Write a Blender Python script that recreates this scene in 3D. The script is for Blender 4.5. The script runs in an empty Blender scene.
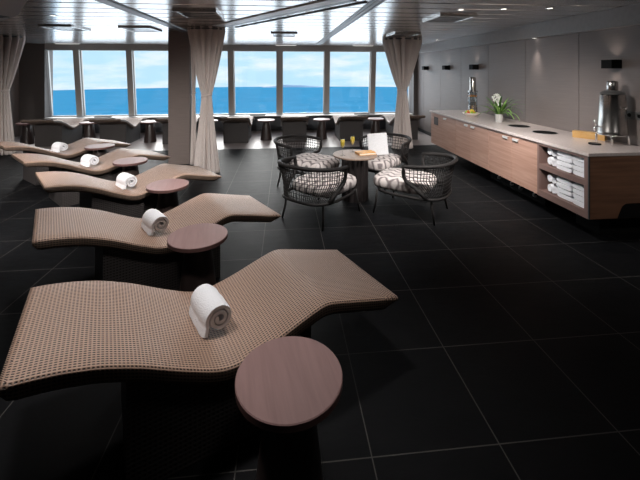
import bpy, bmesh, math, random
from mathutils import Vector, Matrix
random.seed(7)
PI = math.pi
C = bpy.context.scene.collection
SC = bpy.context.scene

# ------------------------------------------------------------------ camera
YAW = 0.0975
cd = bpy.data.cameras.new('camera'); cam = bpy.data.objects.new('camera', cd); C.objects.link(cam)
cam.location = (0, 0, 1.7249); cam.rotation_euler = (PI/2, 0, -YAW)
cd.sensor_width = 36; cd.lens = 366.5*36/640; cd.shift_y = -169/640; cd.clip_end = 3000; cd.clip_start = .05
SC.camera = cam

# ------------------------------------------------------------------ world
w = bpy.data.worlds.new('sky'); SC.world = w; w.use_nodes = True
nt = w.node_tree; nt.nodes.clear(); N = nt.nodes.new; Lk = nt.links.new
out = N('ShaderNodeOutputWorld'); bg = N('ShaderNodeBackground'); tc = N('ShaderNodeTexCoord')
sx = N('ShaderNodeSeparateXYZ'); Lk(tc.outputs['Generated'], sx.inputs[0])
rp = N('ShaderNodeValToRGB'); Lk(sx.outputs['Z'], rp.inputs[0])
el = rp.color_ramp.elements
el[0].position = 0.0; el[0].color = (.50, .75, .93, 1)
el[1].position = 1.0; el[1].color = (.16, .36, .75, 1)
e = el.new(.12); e.color = (.50, .76, .95, 1)
mp = N('ShaderNodeMapping'); mp.inputs['Scale'].default_value = (3.2, 3.2, 16); Lk(tc.outputs['Generated'], mp.inputs[0])
nz = N('ShaderNodeTexNoise'); nz.inputs['Scale'].default_value = 1.6; nz.inputs['Detail'].default_value = 8; nz.inputs['Roughness'].default_value = .6
Lk(mp.outputs[0], nz.inputs[0])
cr = N('ShaderNodeValToRGB'); cr.color_ramp.elements[0].position = .44; cr.color_ramp.elements[1].position = .62
Lk(nz.outputs[0], cr.inputs[0])
mx = N('ShaderNodeMixRGB'); mx.inputs[2].default_value = (.86, .90, .93, 1)
ml = N('ShaderNodeMath'); ml.operation = 'MULTIPLY'; ml.inputs[1].default_value = .75
Lk(cr.outputs[0], ml.inputs[0]); Lk(ml.outputs[0], mx.inputs[0]); Lk(rp.outputs[0], mx.inputs[1])
Lk(mx.outputs[0], bg.inputs[0]); bg.inputs[1].default_value = 1.12; Lk(bg.outputs[0], out.inputs[0])

# ------------------------------------------------------------------ lights
def light(name, kind, loc, energy, color=(1, 1, 1), rot=(0, 0, 0), **k):
    d = bpy.data.lights.new(name, kind); d.energy = energy; d.color = color
    for a, b in k.items(): setattr(d, a, b)
    o = bpy.data.objects.new(name, d); C.objects.link(o); o.location = loc; o.rotation_euler = rot
    return o
# bright hazy daylight falling in through the windows
light('sun', 'SUN', (0, 30, 20), 4.5, (1, .95, .90), (math.radians(-64), 0, math.radians(8)), angle=math.radians(38))
light('daylight', 'AREA', (-1.2, 11.1, 1.45), 140, (.97, .98, 1), (math.radians(-80), 0, 0), shape='RECTANGLE', size=10.5, size_y=1.8)
# unseen ceiling spots without fixtures: downlights over near loungers, tilted ones added as fill
# x, y, power, cone, tilt towards +x, tilt towards +y
SPOTS = [(-1.0, 1.75, 88, 78, 0, 0), (.15, 2.2, 52, 78, 0, 0), (-1.5, 3.2, 75, 85, 0, 0), (-.5, 3.5, 62, 85, 0, 0), (-2.6, 3.3, 170, 85, -8, 28),
         (.45, 1.2, 26, 65, 0, 0), (-.9, 2.9, 380, 75, -4, 52), (-2.9, 2.9, 520, 85, -14, 48), (.6, 3.4, 90, 75, 0, 22), (1.2, 3.1, 110, 75, 5, 32),
         (1.9, 2.8, 420, 75, 4, 55), (-4.4, 3.0, 520, 75, -8, 52), (1.5, 3.5, 150, 75, 46, 8), (1.7, 3.3, 260, 75, 42, 42), (2.9, 1.5, 45, 70, 10, 42)]
for x, y, en, an, tx, ty in SPOTS:
    light('downlight_and_fill_lamp', 'SPOT', (x, y, 2.41), en, (1, .955, .92), (math.radians(ty), -math.radians(tx), 0), spot_size=math.radians(an), spot_blend=1, shadow_soft_size=.10)
light('wall_washer_lamp', 'SPOT', (3.78, 5.28, 2.19), 14, (1, .9, .82), (0, math.radians(-4), 0), spot_size=math.radians(50), spot_blend=.9, shadow_soft_size=.02)

SC.view_settings.view_transform = 'Standard'; SC.view_settings.look = 'None'
SC.view_settings.exposure = .12; SC.view_settings.gamma = 1; SC.view_settings.use_curve_mapping = False

# ------------------------------------------------------------------ materials
def mat(name, col, rough=.5, metal=0, noise=0, nscale=20, bump=0, stretch=(1, 1, 1), spec=.5, col2=None, coat=0):
    m = bpy.data.materials.new(name); m.use_nodes = True
    t = m.node_tree; b = t.nodes['Principled BSDF']
    b.inputs['Base Color'].default_value = (*col, 1); b.inputs['Roughness'].default_value = rough
    b.inputs['Metallic'].default_value = metal; b.inputs['Specular IOR Level'].default_value = spec
    b.inputs['Coat Weight'].default_value = coat
    tc = t.nodes.new('ShaderNodeTexCoord'); mp = t.nodes.new('ShaderNodeMapping'); mp.inputs['Scale'].default_value = stretch
    t.links.new(tc.outputs['Object'], mp.inputs[0])
    n = t.nodes.new('ShaderNodeTexNoise'); n.inputs['Scale'].default_value = nscale; n.inputs['Detail'].default_value = 5
    t.links.new(mp.outputs[0], n.inputs[0])
    if noise or col2:
        mix = t.nodes.new('ShaderNodeMixRGB')
        mix.inputs[1].default_value = (*[c*(1-noise) for c in col], 1)
        mix.inputs[2].default_value = (*(col2 or [min(1, c*(1+noise)) for c in col]), 1)
        r = t.nodes.new('ShaderNodeValToRGB'); r.color_ramp.elements[0].position = .35; r.color_ramp.elements[1].position = .65
        t.links.new(n.outputs[0], r.inputs[0]); t.links.new(r.outputs[0], mix.inputs[0]); t.links.new(mix.outputs[0], b.inputs['Base Color'])
    if bump:
        bp = t.nodes.new('ShaderNodeBump'); bp.inputs['Strength'].default_value = bump; bp.inputs['Distance'].default_value = .01
        t.links.new(n.outputs[0], bp.inputs['Height']); t.links.new(bp.outputs[0], b.inputs['Normal'])
    return m

class G:   # tiny node-graph helper
    def __init__(s, name):
        s.m = bpy.data.materials.new(name); s.m.use_nodes = True; s.t = s.m.node_tree; s.b = s.t.nodes['Principled BSDF']
    def n(s, k, **kw):
        x = s.t.nodes.new(k)
        for a, b in kw.items(): setattr(x, a, b)
        return x
    def l(s, a, b): s.t.links.new(a, b)
    def math(s, op, a, b=None, c=None):
        x = s.n('ShaderNodeMath', operation=op)
        for i, v in enumerate((a, b, c)):
            if v is None: continue
            if isinstance(v, (int, float)): x.inputs[i].default_value = v
            else: s.l(v, x.inputs[i])
        return x.outputs[0]
    def mix(s, f, a, b):
        x = s.n('ShaderNodeMixRGB')
        for i, v in enumerate((f, a, b)):
            if isinstance(v, tuple): x.inputs[i].default_value = (*v, 1)
            elif isinstance(v, (int, float)): x.inputs[i].default_value = v
            else: s.l(v, x.inputs[i])
        return x.outputs[0]

def tile_mat():
    g = G('slate_tiles'); tc = g.n('ShaderNodeTexCoord'); sp = g.n('ShaderNodeSeparateXYZ'); g.l(tc.outputs['Object'], sp.inputs[0])
    def line(o, off):
        a = g.math('SUBTRACT', o, off); a = g.math('DIVIDE', a, .6); fr = g.math('FRACT', a)
        d = g.math('MINIMUM', fr, g.math('SUBTRACT', 1.0, fr)); return g.math('LESS_THAN', d, .0045)
    gl = g.math('MAXIMUM', line(sp.outputs[0], -0.2096), line(sp.outputs[1], 4.006))
    nz = g.n('ShaderNodeTexNoise'); nz.inputs['Scale'].default_value = 5; nz.inputs['Detail'].default_value = 9; nz.inputs['Roughness'].default_value = .65
    mp = g.n('ShaderNodeMapping'); mp.inputs['Scale'].default_value = (1, 2.2, 1); mp.inputs['Rotation'].default_value = (0, 0, .5)
    g.l(tc.outputs['Object'], mp.inputs[0]); g.l(mp.outputs[0], nz.inputs[0])
    c = g.mix(nz.outputs[0], (.003, .0033, .004), (.0085, .0085, .0095))
    g.l(g.mix(gl, c, (.075, .071, .067)), g.b.inputs['Base Color'])
    g.l(g.math('MULTIPLY_ADD', nz.outputs[0], .25, .44), g.b.inputs['Roughness'])
    bp = g.n('ShaderNodeBump'); bp.inputs['Strength'].default_value = .35; bp.inputs['Distance'].default_value = .006
    g.l(nz.outputs[0], bp.inputs['Height']); g.l(bp.outputs[0], g.b.inputs['Normal'])
    g.b.inputs['Specular IOR Level'].default_value = .08
    return g.m

def weave_mat(name, thread, thread2, hole, cu, cv, bump=.8):
    g = G(name); uv = g.n('ShaderNodeUVMap'); sp = g.n('ShaderNodeSeparateXYZ'); g.l(uv.outputs[0], sp.inputs[0])
    a = g.math('ABSOLUTE', g.math('SINE', g.math('MULTIPLY', sp.outputs[0], PI/cu)))
    b = g.math('ABSOLUTE', g.math('SINE', g.math('MULTIPLY', sp.outputs[1], PI/cv)))
    h = g.math('MAXIMUM', g.math('MULTIPLY', a, .92), b)
    hol = g.n('ShaderNodeMapRange'); hol.inputs[1].default_value = .58; hol.inputs[2].default_value = .90; g.l(h, hol.inputs[0])
    nz = g.n('ShaderNodeTexNoise'); nz.inputs['Scale'].default_value = 60; g.l(uv.outputs[0], nz.inputs[0])
    cross = g.math('GREATER_THAN', g.math('MULTIPLY', a, .92), b)
    th = g.mix(g.math('MULTIPLY', cross, g.math('ADD', nz.outputs[0], .1)), thread, thread2)
    g.l(g.mix(hol.outputs[0], hole, th), g.b.inputs['Base Color'])
    bp = g.n('ShaderNodeBump'); bp.inputs['Strength'].default_value = bump; bp.inputs['Distance'].default_value = .004
    g.l(h, bp.inputs['Height']); g.l(bp.outputs[0], g.b.inputs['Normal'])
    g.b.inputs['Roughness'].default_value = .5; g.b.inputs['Specular IOR Level'].default_value = .5
    return g.m

def chevron_mat():
    g = G('chevron_fabric'); tc = g.n('ShaderNodeTexCoord'); sp = g.n('ShaderNodeSeparateXYZ'); g.l(tc.outputs['Object'], sp.inputs[0])
    nz = g.n('ShaderNodeTexNoise'); nz.inputs['Scale'].default_value = 9; nz.inputs['Detail'].default_value = 3; g.l(tc.outputs['Object'], nz.inputs[0])
    zig = g.math('PINGPONG', g.math('ADD', sp.outputs[0], g.math('MULTIPLY', nz.outputs[0], .03)), .075)
    v = g.math('ADD', g.math('ADD', sp.outputs[1], g.math('MULTIPLY', zig, .9)), g.math('MULTIPLY', nz.outputs[0], .10))
    v = g.math('ADD', v, g.math('MULTIPLY', sp.outputs[2], .2))
    s_ = g.math('SINE', g.math('MULTIPLY', v, 2*PI/.105))
    r = g.n('ShaderNodeMapRange'); r.inputs[1].default_value = -.1; r.inputs[2].default_value = .9; g.l(s_, r.inputs[0])
    g.l(g.mix(r.outputs[0], (.68, .62, .60), (.20, .17, .17)), g.b.inputs['Base Color']); g.b.inputs['Roughness'].default_value = .9
    return g.m

def wood_mat(name, c1, c2, axis=(1, 1, 1), rough=.4, scale=6):
    g = G(name); tc = g.n('ShaderNodeTexCoord'); mp = g.n('ShaderNodeMapping'); mp.inputs['Scale'].default_value = axis
    g.l(tc.outputs['Object'], mp.inputs[0])
    nz = g.n('ShaderNodeTexNoise'); nz.inputs['Scale'].default_value = scale; nz.inputs['Detail'].default_value = 6; nz.inputs['Distortion'].default_value = .6
    g.l(mp.outputs[0], nz.inputs[0]); r = g.n('ShaderNodeValToRGB'); r.color_ramp.elements[0].position = .3; r.color_ramp.elements[1].position = .7
    g.l(nz.outputs[0], r.inputs[0]); g.l(g.mix(r.outputs[0], c1, c2), g.b.inputs['Base Color']); g.b.inputs['Roughness'].default_value = rough
    return g.m

M = {}
M['tile'] = tile_mat()
M['platform'] = mat('pale_floor', (.34, .295, .285), .35, noise=.08, nscale=6)
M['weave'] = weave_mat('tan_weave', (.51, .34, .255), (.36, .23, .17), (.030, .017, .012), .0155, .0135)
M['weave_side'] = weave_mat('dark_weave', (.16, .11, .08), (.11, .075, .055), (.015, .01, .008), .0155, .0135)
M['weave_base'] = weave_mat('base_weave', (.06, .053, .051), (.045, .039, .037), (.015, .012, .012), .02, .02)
M['towel'] = mat('towel_cotton', (.92, .93, .97), .95, noise=.03, nscale=170, bump=.55)
M['table_top'] = wood_mat('mauve_wood_top', (.22, .122, .115), (.27, .155, .145), (14, 1, 1), .5, 3)
M['table_rim'] = mat('mauve_wood_rim', (.14, .075, .068), .4)
M['pedestal'] = mat('dark_pedestal', (.035, .024, .022), .32, noise=.25, nscale=5, stretch=(1, 1, .2))
M['steel'] = mat('brushed_steel', (.50, .48, .46), .22, 1, bump=.05, nscale=60, stretch=(1, 1, .1))
M['chrome'] = mat('chrome', (.8, .8, .8), .12, 1)
M['black'] = mat('black_plastic', (.008, .008, .008), .7, spec=.1)
M['satin'] = mat('satin_steel', (.75, .74, .73), .45, .3)
M['rope'] = mat('black_rope', (.010, .008, .0075), .65, bump=.6, nscale=90)
M['chevron'] = chevron_mat()
M['ceiling'] = mat('ceiling_metal', (.58, .56, .54), .22, .75, bump=.03, nscale=3)
M['groove'] = mat('dark_gap', (.05, .05, .05), .7)
M['track'] = mat('track_grey', (.16, .16, .16), .4, .5)
M['wall'] = mat('linen_panel', (.200, .168, .157), .55, noise=.05, nscale=30, stretch=(1, .08, 3), bump=.06)
M['wall_dark'] = mat('taupe_wall', (.10, .088, .082), .6, noise=.08, nscale=20, stretch=(1, .1, 3))
M['cornice'] = mat('cornice_panel', (.20, .175, .165), .4, noise=.05)
M['column'] = mat('column_linen', (.20, .16, .145), .6, noise=.10, nscale=40, stretch=(.1, .1, 4))
M['frame'] = mat('window_frame_grey', (.42, .41, .39), .4, .2)
M['white'] = mat('white_paint', (.72, .70, .68), .4)
M['sill_front'] = mat('sill_front_grey', (.10, .105, .115), .5)
M['curtain'] = mat('curtain_linen', (.70, .625, .59), .85, noise=.06, nscale=60)
M['door'] = wood_mat('rosy_oak', (.40, .225, .165), (.54, .335, .26), (3, .35, 8), .38, 4)
M['end'] = wood_mat('walnut_end', (.16, .075, .042), (.26, .13, .075), (.4, 3, 7), .38, 4)
M['carcass'] = mat('taupe_carcass', (.20, .125, .108), .5)
M['inside'] = mat('dark_inside', (.06, .05, .05), .7)
M['stone'] = mat('pale_quartz', (.66, .58, .55), .25, noise=.07, nscale=50)
M['round_top'] = wood_mat('pale_table_top', (.34, .25, .19), (.25, .175, .135), (6, 1, 1), .5, 4)
M['drum'] = mat('dark_drum', (.022, .018, .018), .4)
M['bamboo'] = wood_mat('bamboo', (.52, .29, .09), (.66, .42, .17), (1, 6, 1), .4, 5)
M['book'] = mat('orange_cover', (.68, .33, .07), .45, noise=.25, nscale=12)
M['paper'] = mat('paper', (.8, .76, .66), .8)
M['juice'] = mat('orange_juice', (.98, .68, .07), .3)
M['leaf'] = mat('green_leaf', (.08, .20, .035), .45, noise=.4, nscale=8)
M['leaf_light'] = mat('light_leaf', (.22, .40, .09), .5, noise=.3, nscale=8)
M['petal'] = mat('white_petal', (.80, .80, .74), .7)
M['pot'] = mat('grey_ceramic', (.50, .49, .47), .35)
M['bowl'] = mat('cream_ceramic', (.78, .70, .62), .3)
for n_, c_ in (('orange', (.85, .30, .03)), ('lime', (.30, .50, .04)), ('apple', (.60, .10, .03)), ('lemon', (.85, .66, .08))):
    M[n_] = mat(n_+'_skin', c_, .4, bump=.2, nscale=80)
M['sea'] = mat('sea_water', (.060, .285, .455), 1, noise=.12, nscale=.35, stretch=(.12, 1, 1), spec=0)
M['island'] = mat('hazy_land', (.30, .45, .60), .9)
M['cushion_white'] = mat('white_cotton', (.80, .80, .82), .8, noise=.05, nscale=70)
def glass_mat(name, tint, gl=.06):
    m = bpy.data.materials.new(name); m.use_nodes = True; t = m.node_tree; t.nodes.clear()
    o = t.nodes.new('ShaderNodeOutputMaterial'); a = t.nodes.new('ShaderNodeBsdfTransparent'); b = t.nodes.new('ShaderNodeBsdfGlossy'); x = t.nodes.new('ShaderNodeMixShader')
    a.inputs[0].default_value = (*tint, 1); b.inputs['Roughness'].default_value = .02; x.inputs[0].default_value = gl
    t.links.new(a.outputs[0], x.inputs[1]); t.links.new(b.outputs[0], x.inputs[2]); t.links.new(x.outputs[0], o.inputs[0]); return m
M['glass'] = glass_mat('window_glass', (.97, .985, .99), .03)
M['clear'] = glass_mat('clear_glass', (.90, .92, .92), .12)
def emit(name, col, st):
    g = G(name); g.b.inputs['Emission Color'].default_value = (*col, 1); g.b.inputs['Emission Strength'].default_value = st; g.b.inputs['Base Color'].default_value = (*col, 1); return g.m
M['lamp'] = emit('lamp_lens', (1, .93, .85), 2.5)
M['strip'] = emit('light_strip', (1, .98, .95), 1.2)

# ------------------------------------------------------------------ mesh helpers
class B:
    def __init__(s): s.bm = bmesh.new(); s.uv = None
    def add(s, vs, fs):
        v = [s.bm.verts.new(p) for p in vs]
        for f in fs:
            try: s.bm.faces.new([v[i] for i in f])
            except ValueError: pass
        return v
    def box(s, x0, x1, y0, y1, z0, z1, bev=0, M_=None):
        r = bmesh.ops.create_cube(s.bm, size=1)
        for v in r['verts']:
            v.co = Vector(((x0+x1)/2+v.co.x*(x1-x0), (y0+y1)/2+v.co.y*(y1-y0), (z0+z1)/2+v.co.z*(z1-z0)))
        vs = r['verts']
        if bev:
            es = list({e for v in vs for e in v.link_edges})
            rr = bmesh.ops.bevel(s.bm, geom=es, offset=bev, segments=2, affect='EDGES', profile=.7)
            vs = list({v for f in rr['faces'] for v in f.verts} | {v for v in vs if v.is_valid})
        if M_ is not None: bmesh.ops.transform(s.bm, matrix=M_, verts=vs)
        return s
    def tube(s, pts, r, n=8, closed=False):
        pts = [Vector(p) for p in pts]; m = len(pts); rings = []
        up = Vector((0, 0, 1))
        for i, p in enumerate(pts):
            if closed: t = pts[(i+1) % m]-pts[i-1]
            else: t = pts[min(i+1, m-1)]-pts[max(i-1, 0)]
            t.normalize()
            a = t.cross(up)
            if a.length < .05: a = t.cross(Vector((1, 0, 0)))
            a.normalize(); b = a.cross(t)
            if rings and a.dot(pa) < 0: a, b = -a, -b
            pa = a
            rr = r[i] if isinstance(r, (list, tuple)) else r
            rings.append([s.bm.verts.new(p+a*math.cos(2*PI*k/n)*rr+b*math.sin(2*PI*k/n)*rr) for k in range(n)])
        for i in range(m if closed else m-1):
            A_, B_ = rings[i], rings[(i+1) % m]
            for k in range(n): s.bm.faces.new((A_[k], A_[(k+1) % n], B_[(k+1) % n], B_[k]))
        if not closed: s.bm.faces.new(rings[0][::-1]); s.bm.faces.new(rings[-1])
        return s
    def lathe(s, prof, n=32, c=(0, 0, 0), sx=1, sy=1):
        rings = []
        for r, z in prof:
            if r < 1e-5: rings.append([s.bm.verts.new((c[0], c[1], c[2]+z))])
            else: rings.append([s.bm.verts.new((c[0]+r*sx*math.cos(2*PI*k/n), c[1]+r*sy*math.sin(2*PI*k/n), c[2]+z)) for k in range(n)])
        for A_, B_ in zip(rings, rings[1:]):
            for k in range(n):
                if len(A_) == 1 and len(B_) == 1: continue
                if len(A_) == 1: s.bm.faces.new((A_[0], B_[(k+1) % n], B_[k]))
                elif len(B_) == 1: s.bm.faces.new((A_[k], A_[(k+1) % n], B_[0]))
                else: s.bm.faces.new((A_[k], A_[(k+1) % n], B_[(k+1) % n], B_[k]))
        return s
    def prism(s, poly, z0, z1):
        n = len(poly)
        a = [s.bm.verts.new((p[0], p[1], z0)) for p in poly]; b = [s.bm.verts.new((p[0], p[1], z1)) for p in poly]
        s.bm.faces.new(a[::-1]); s.bm.faces.new(b)
        for i in range(n): s.bm.faces.new((a[i], a[(i+1) % n], b[(i+1) % n], b[i]))
        return s
    def done(s, name, m, parent=None, smooth=False, loc=None, rotz=0, kind=None, mods=None, normals=True, angle=None):
        if normals: bmesh.ops.recalc_face_normals(s.bm, faces=s.bm.faces[:])
        me = bpy.data.meshes.new(name); s.bm.to_mesh(me); s.bm.free()
        if smooth:
            for p in me.polygons: p.use_smooth = True
            if angle: me.set_sharp_from_angle(angle=math.radians(angle))
        o = bpy.data.objects.new(name, me); C.objects.link(o)
        for mm in (m if isinstance(m, list) else [m]): me.materials.append(mm)
        if parent: o.parent = parent
        if loc: o.location = loc
        if rotz: o.rotation_euler.z = rotz
        if kind: o['kind'] = kind
        for k, kw in (mods or []):
            md = o.modifiers.new(k, k)
            for a, b in kw.items(): setattr(md, a, b)
        return o
def struct(name, b, m, **k): return b.done(name, m, kind='structure', **k)
def tag(o, label, cat, group=None):
    o['label'] = label; o['category'] = cat
    if group: o['group'] = group
    return o
def thing(name, label, cat, loc=(0, 0, 0), rotz=0, group=None):
    o = bpy.data.objects.new(name, None); C.objects.link(o); o.location = loc; o.rotation_euler = (0, 0, rotz); o.empty_display_size = .1
    return tag(o, label, cat, group)
def copy_tree(o, loc=None, rotz=None, label=None, parent=None, group=None):
    c = o.copy(); C.objects.link(c); c.parent = parent
    if loc is not None: c.location = loc
    if rotz is not None: c.rotation_euler = (0, 0, rotz)
    if label: c['label'] = label
    if group: c['group'] = group
    for ch in list(o.children): copy_tree(ch, parent=c)
    return c

# ------------------------------------------------------------------ setting
XL, XR, YB, YW, HC = -7.0, 3.87, -2.0, 10.7, 2.45
struct('floor', B().box(XL-.1, XR+.1, YB-.1, 8.25, -.12, 0), M['tile'])
struct('floor', B().box(XL-.1, XR+.1, 8.25, YW+.2, -.12, 0.0), M['platform'])
# ceiling of long metal planks
b = B(); y = YB
while y < YW:
    y2 = min(y+.34, YW)
    vs = [(XL, y+.006, HC+.012), (XL, y+.022, HC), (XL, y2-.022, HC), (XL, y2-.006, HC+.012), (XL, y2-.006, HC+.03), (XL, y+.006, HC+.03)]
    vs += [(XR, p[1], p[2]) for p in vs]
    b.add(vs, [(i, (i+1) % 6, (i+1) % 6+6, i+6) for i in range(6)]+[(0, 1, 2, 3, 4, 5), (6, 7, 8, 9, 10, 11)])
    y = y2
struct('ceiling', b, M['ceiling'])
struct('ceiling', B().box(XL-.1, XR+.1, YB-.1, YW+.2, HC+.03, HC+.12), M['groove'])
struct('wall_back', B().box(XL-.1, XR+.1, YB-.1, YB, 0, HC+.03), M['wall_dark'])
# right wall: tall linen panels with fine dark joints
js = [YB, -.92, .16, 1.24, 2.32, 3.40, 4.48, 5.56, 6.64, 7.72, 8.80, 9.88, YW]
b = B()
for a, c in zip(js, js[1:]): b.box(XR, XR+.03, a+.005, c-.005, 0, 2.23)
struct('wall_right', b, M['wall'])
struct('wall_right', B().box(XR+.03, XR+.1, YB-.1, YW+.2, 0, HC+.03), M['groove'])
struct('trim_1', B().box(XR-.085, XR+.03, YB, YW, 2.23, HC, bev=.004), M['cornice'])
struct('baseboard_right', B().box(XR-.012, XR, 7.6, YW, 0, .09), M['groove'])
# left wall
b = B()
for a, c in zip(js, js[1:]): b.box(XL-.03, XL, a+.004, c-.004, 0, HC+.03)
struct('wall_left', b, M['wall'])
struct('wall_left', B().box(XL-.1, XL-.03, YB-.1, YW+.2, 0, HC+.03), M['groove'])
# window wall (glass leans inwards at the top)
XWL, XWR = -6.36, 3.75
ZS, ZT, YTOP = .47, 2.30, 10.50
struct('wall_front', B().box(XL, XWL, YW-.25, YW+.1, 0, HC+.03), M['wall_dark'])
struct('wall_front', B().box(XWR, XR, YW-.35, YW+.1, 0, HC+.03), M['wall_dark'])
struct('wall_front', B().box(XWL, XWR, YW, YW+.1, 0, ZS-.02), M['sill_front'])
struct('wall_front', B().box(XWL, XWR, YTOP-.05, YW+.1, ZT, HC+.03), M['frame'])
struct('trim_2', B().box(XWL, XWR, YW-.28, YW+.1, ZS-.03, ZS, bev=.005), M['white'])
def lean(z): return YW + (YTOP-YW)*(z-ZS)/(ZT-ZS)
mull = [-.13+1.357*k for k in range(-4, 3)]
edges = [XWL-.04] + mull + [XWR+.04]
def slat(bb, x0, x1, d0, d1, z0=ZS, z1=ZT):
    vs = []
    for z in (z0, z1):
        y = lean(z); vs += [(x0, y+d0, z), (x1, y+d0, z), (x1, y+d1, z), (x0, y+d1, z)]
    bb.add(vs, [(0, 1, 5, 4), (1, 2, 6, 5), (2, 3, 7, 6), (3, 0, 4, 7), (0, 3, 2, 1), (4, 5, 6, 7)])
for i, (a, c) in enumerate(zip(edges, edges[1:])):
    x0, x1 = a+.075, c-.075
    b = B(); slat(b, x0, x0+.018, -.02, .04); slat(b, x1-.018, x1, -.02, .04)
    slat(b, x0, x1, -.02, .04, ZS, ZS+.03); slat(b, x0, x1, -.02, .04, ZT-.02, ZT)
    fr = struct('window_%d' % (i+1), b, M['frame'])
    b = B(); slat(b, x0+.01, x1-.01, .005, .012); p = b.done('pane', M['glass'], fr)
for k, x in enumerate(mull):
    b = B(); slat(b, x-.075, x+.075, -.10, .06); struct('trim_%d' % (k+3), b, M['frame'])
# outside: sea, far island
b = B(); n = 96; R_ = 457; zc = 1.7249-R_*15.6/366.5
b.bm.faces.new([b.bm.verts.new((R_*math.cos(2*PI*k/n), R_*math.sin(2*PI*k/n), zc)) for k in range(n)])
o = b.done('sea', M['sea'], normals=False); tag(o, 'calm blue sea stretching to the horizon outside the windows', 'sea'); o['kind'] = 'stuff'
def island(u0, u1, hs, lab, dist=448):
    b = B(); pts = []
    for i, h in enumerate(hs):
        u = u0+(u1-u0)*i/(len(hs)-1); k = (u-320)/366.5; s, c = math.sin(YAW), math.cos(YAW)
        z = dist/math.sqrt(1+k*k); pts.append((z*(s+k*c), z*(c-k*s), h))
    rows = []
    for q, (f, hh) in enumerate(((.975, 0), (.985, .6), (.99, 1), (1.0, .75), (1.01, 0))):
        rows.append([b.bm.verts.new((x*f, y*f, zc+.02+h*hh*(1+.1*math.sin(q*3+x)))) for x, y, h in pts])
    for A_, B_ in zip(rows, rows[1:]):
        for i in range(len(pts)-1): b.bm.faces.new((A_[i], A_[i+1], B_[i+1], B_[i]))
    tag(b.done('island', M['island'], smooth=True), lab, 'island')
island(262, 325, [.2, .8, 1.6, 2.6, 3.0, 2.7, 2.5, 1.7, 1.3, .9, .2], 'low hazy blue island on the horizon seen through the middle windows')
# platform edge column with linen cladding
cx0, cx1 = -2.13, -1.745
b = B(); b.box(cx0, cx1, 7.0, 7.38, 0, HC, bev=.006)
struct('wall_column', b, M['column'])
struct('trim_11', B().box(cx1, cx1+.012, 7.03, 7.35, 0, HC), M['wall_dark'])
# dropped ceiling panel upper left
b = B(); b.prism([(-7, 8.05), (-4.02, 5.63), (-3.37, 5.01), (-2.0, 3.2), (-2.0, 1.5), (-7, 1.5)], HC-.02, HC)
struct('ceiling', b, M['cornice'])
t = thing('ceiling_hatch', 'black rectangular hatch in the ceiling at the upper left corner', 'hatch', (-3.73, 4.72, HC-.03), math.radians(-12))
B().box(-.07, .07, -.42, .42, 0, .008).done('hatch_panel', M['black'], t); 
b = B()
for x0, x1, y0, y1 in ((-.09, -.07, -.44, .44), (.07, .09, -.44, .44), (-.07, .07, -.44, -.42), (-.07, .07, .42, .44)): b.box(x0, x1, y0, y1, -.004, .010)
b.done('hatch_frame', M['track'], t)

# ------------------------------------------------------------------ ceiling fittings
def track(name, p0, p1, offs, label, wd=.022):
    dx, dy = p1[0]-p0[0], p1[1]-p0[1]; L = math.hypot(dx, dy); a = math.atan2(dy, dx)
    t = thing(name, label, 'curtain track', (p0[0], p0[1], HC-.014), a)
    for o_, w_, m in offs:
        B().box(0, L, o_-w_/2, o_+w_/2, 0, .0138).done('rail', M[m], t)
track('curtain_track', (-1.86, 2.2), (-1.80, 6.95), ((-.05, .03, 'track'), (.0, .06, 'cornice'), (.05, .03, 'track')), 'double ceiling rail running from the column towards the left of the photo top')
track('curtain_track', (-.95, 6.06), (.70, 3.66), ((0, .085, 'track'), (-.13, .17, 'white'), (.19, .03, 'track')), 'wide diagonal ceiling rail leading from the middle curtain to the top centre')
track('curtain_track', (.91, 9.9), (.97, 2.6), ((-.05, .025, 'track'), (.0, .05, 'cornice'), (.05, .025, 'track')), 'narrow double ceiling rail above the round table running to the windows')
def vent(x, y, label, w=.5, l=.6, src=[]):
    if src: return copy_tree(src[0], (x, y, HC), label=label)
    t = thing('ceiling_vent', label, 'ceiling vent', (x, y, HC), 0, 'ceiling air vents')
    src.append(t)
    b = B(); z0, z1 = -.03, -.0
    for x0, x1, y0, y1 in ((-w/2, w/2, -l/2, -l/2+.035), (-w/2, w/2, l/2-.035, l/2), (-w/2, -w/2+.035, -l/2+.035, l/2-.035), (w/2-.035, w/2, -l/2+.035, l/2-.035)): b.box(x0, x1, y0, y1, z0, z1, bev=.004)
    b.done('vent_frame', M['ceiling'], t)
    B().box(-w/2+.035, w/2-.035, -l/2+.035, l/2-.035, -.012, -.002).done('backing', M['groove'], t)
    for i in range(4):
        yy = -l/2+.10+i*(l-.2)/3
        B().box(-w/2+.035, w/2-.035, yy-.03, yy+.03, -.003, .003, M_=Matrix.Translation((0, 0, 0)) ).done('louver', M['ceiling'], t).location = (0, 0, -.020)
    return t
vent(2.22, 4.78, 'steel ceiling vent above the worktop, nearest vent on the right side')
vent(-3.6, 6.45, 'steel ceiling vent before the two leftmost windows')
vent(-2.42, 6.5, 'steel ceiling vent just left of the taupe column')
vent(-.0, 7.2, 'steel ceiling vent between the diagonal rail and the middle windows')
vent(2.32, 7.0, 'steel ceiling vent right before the right-hand curtain')
vent(-1.05, 4.72, 'steel ceiling vent at the photo top just right of the column')
def slot(x, y, label, src=[]):
    if src: return copy_tree(src[0], (x, y, HC), label=label)
    t = thing('ceiling_light', label, 'ceiling light', (x, y, HC), 0, 'slim ceiling lights along the windows'); src.append(t)
    B().box(-.3, .3, -.04, .04, -.02, 0, bev=.003).done('light_frame', M['white'], t)
    B().box(-.28, .28, -.025, .025, -.024, -.0195).done('diffuser', M['strip'], t)
slot(-5.6, 10.1, 'slim white ceiling light in front of the leftmost windows')
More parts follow.
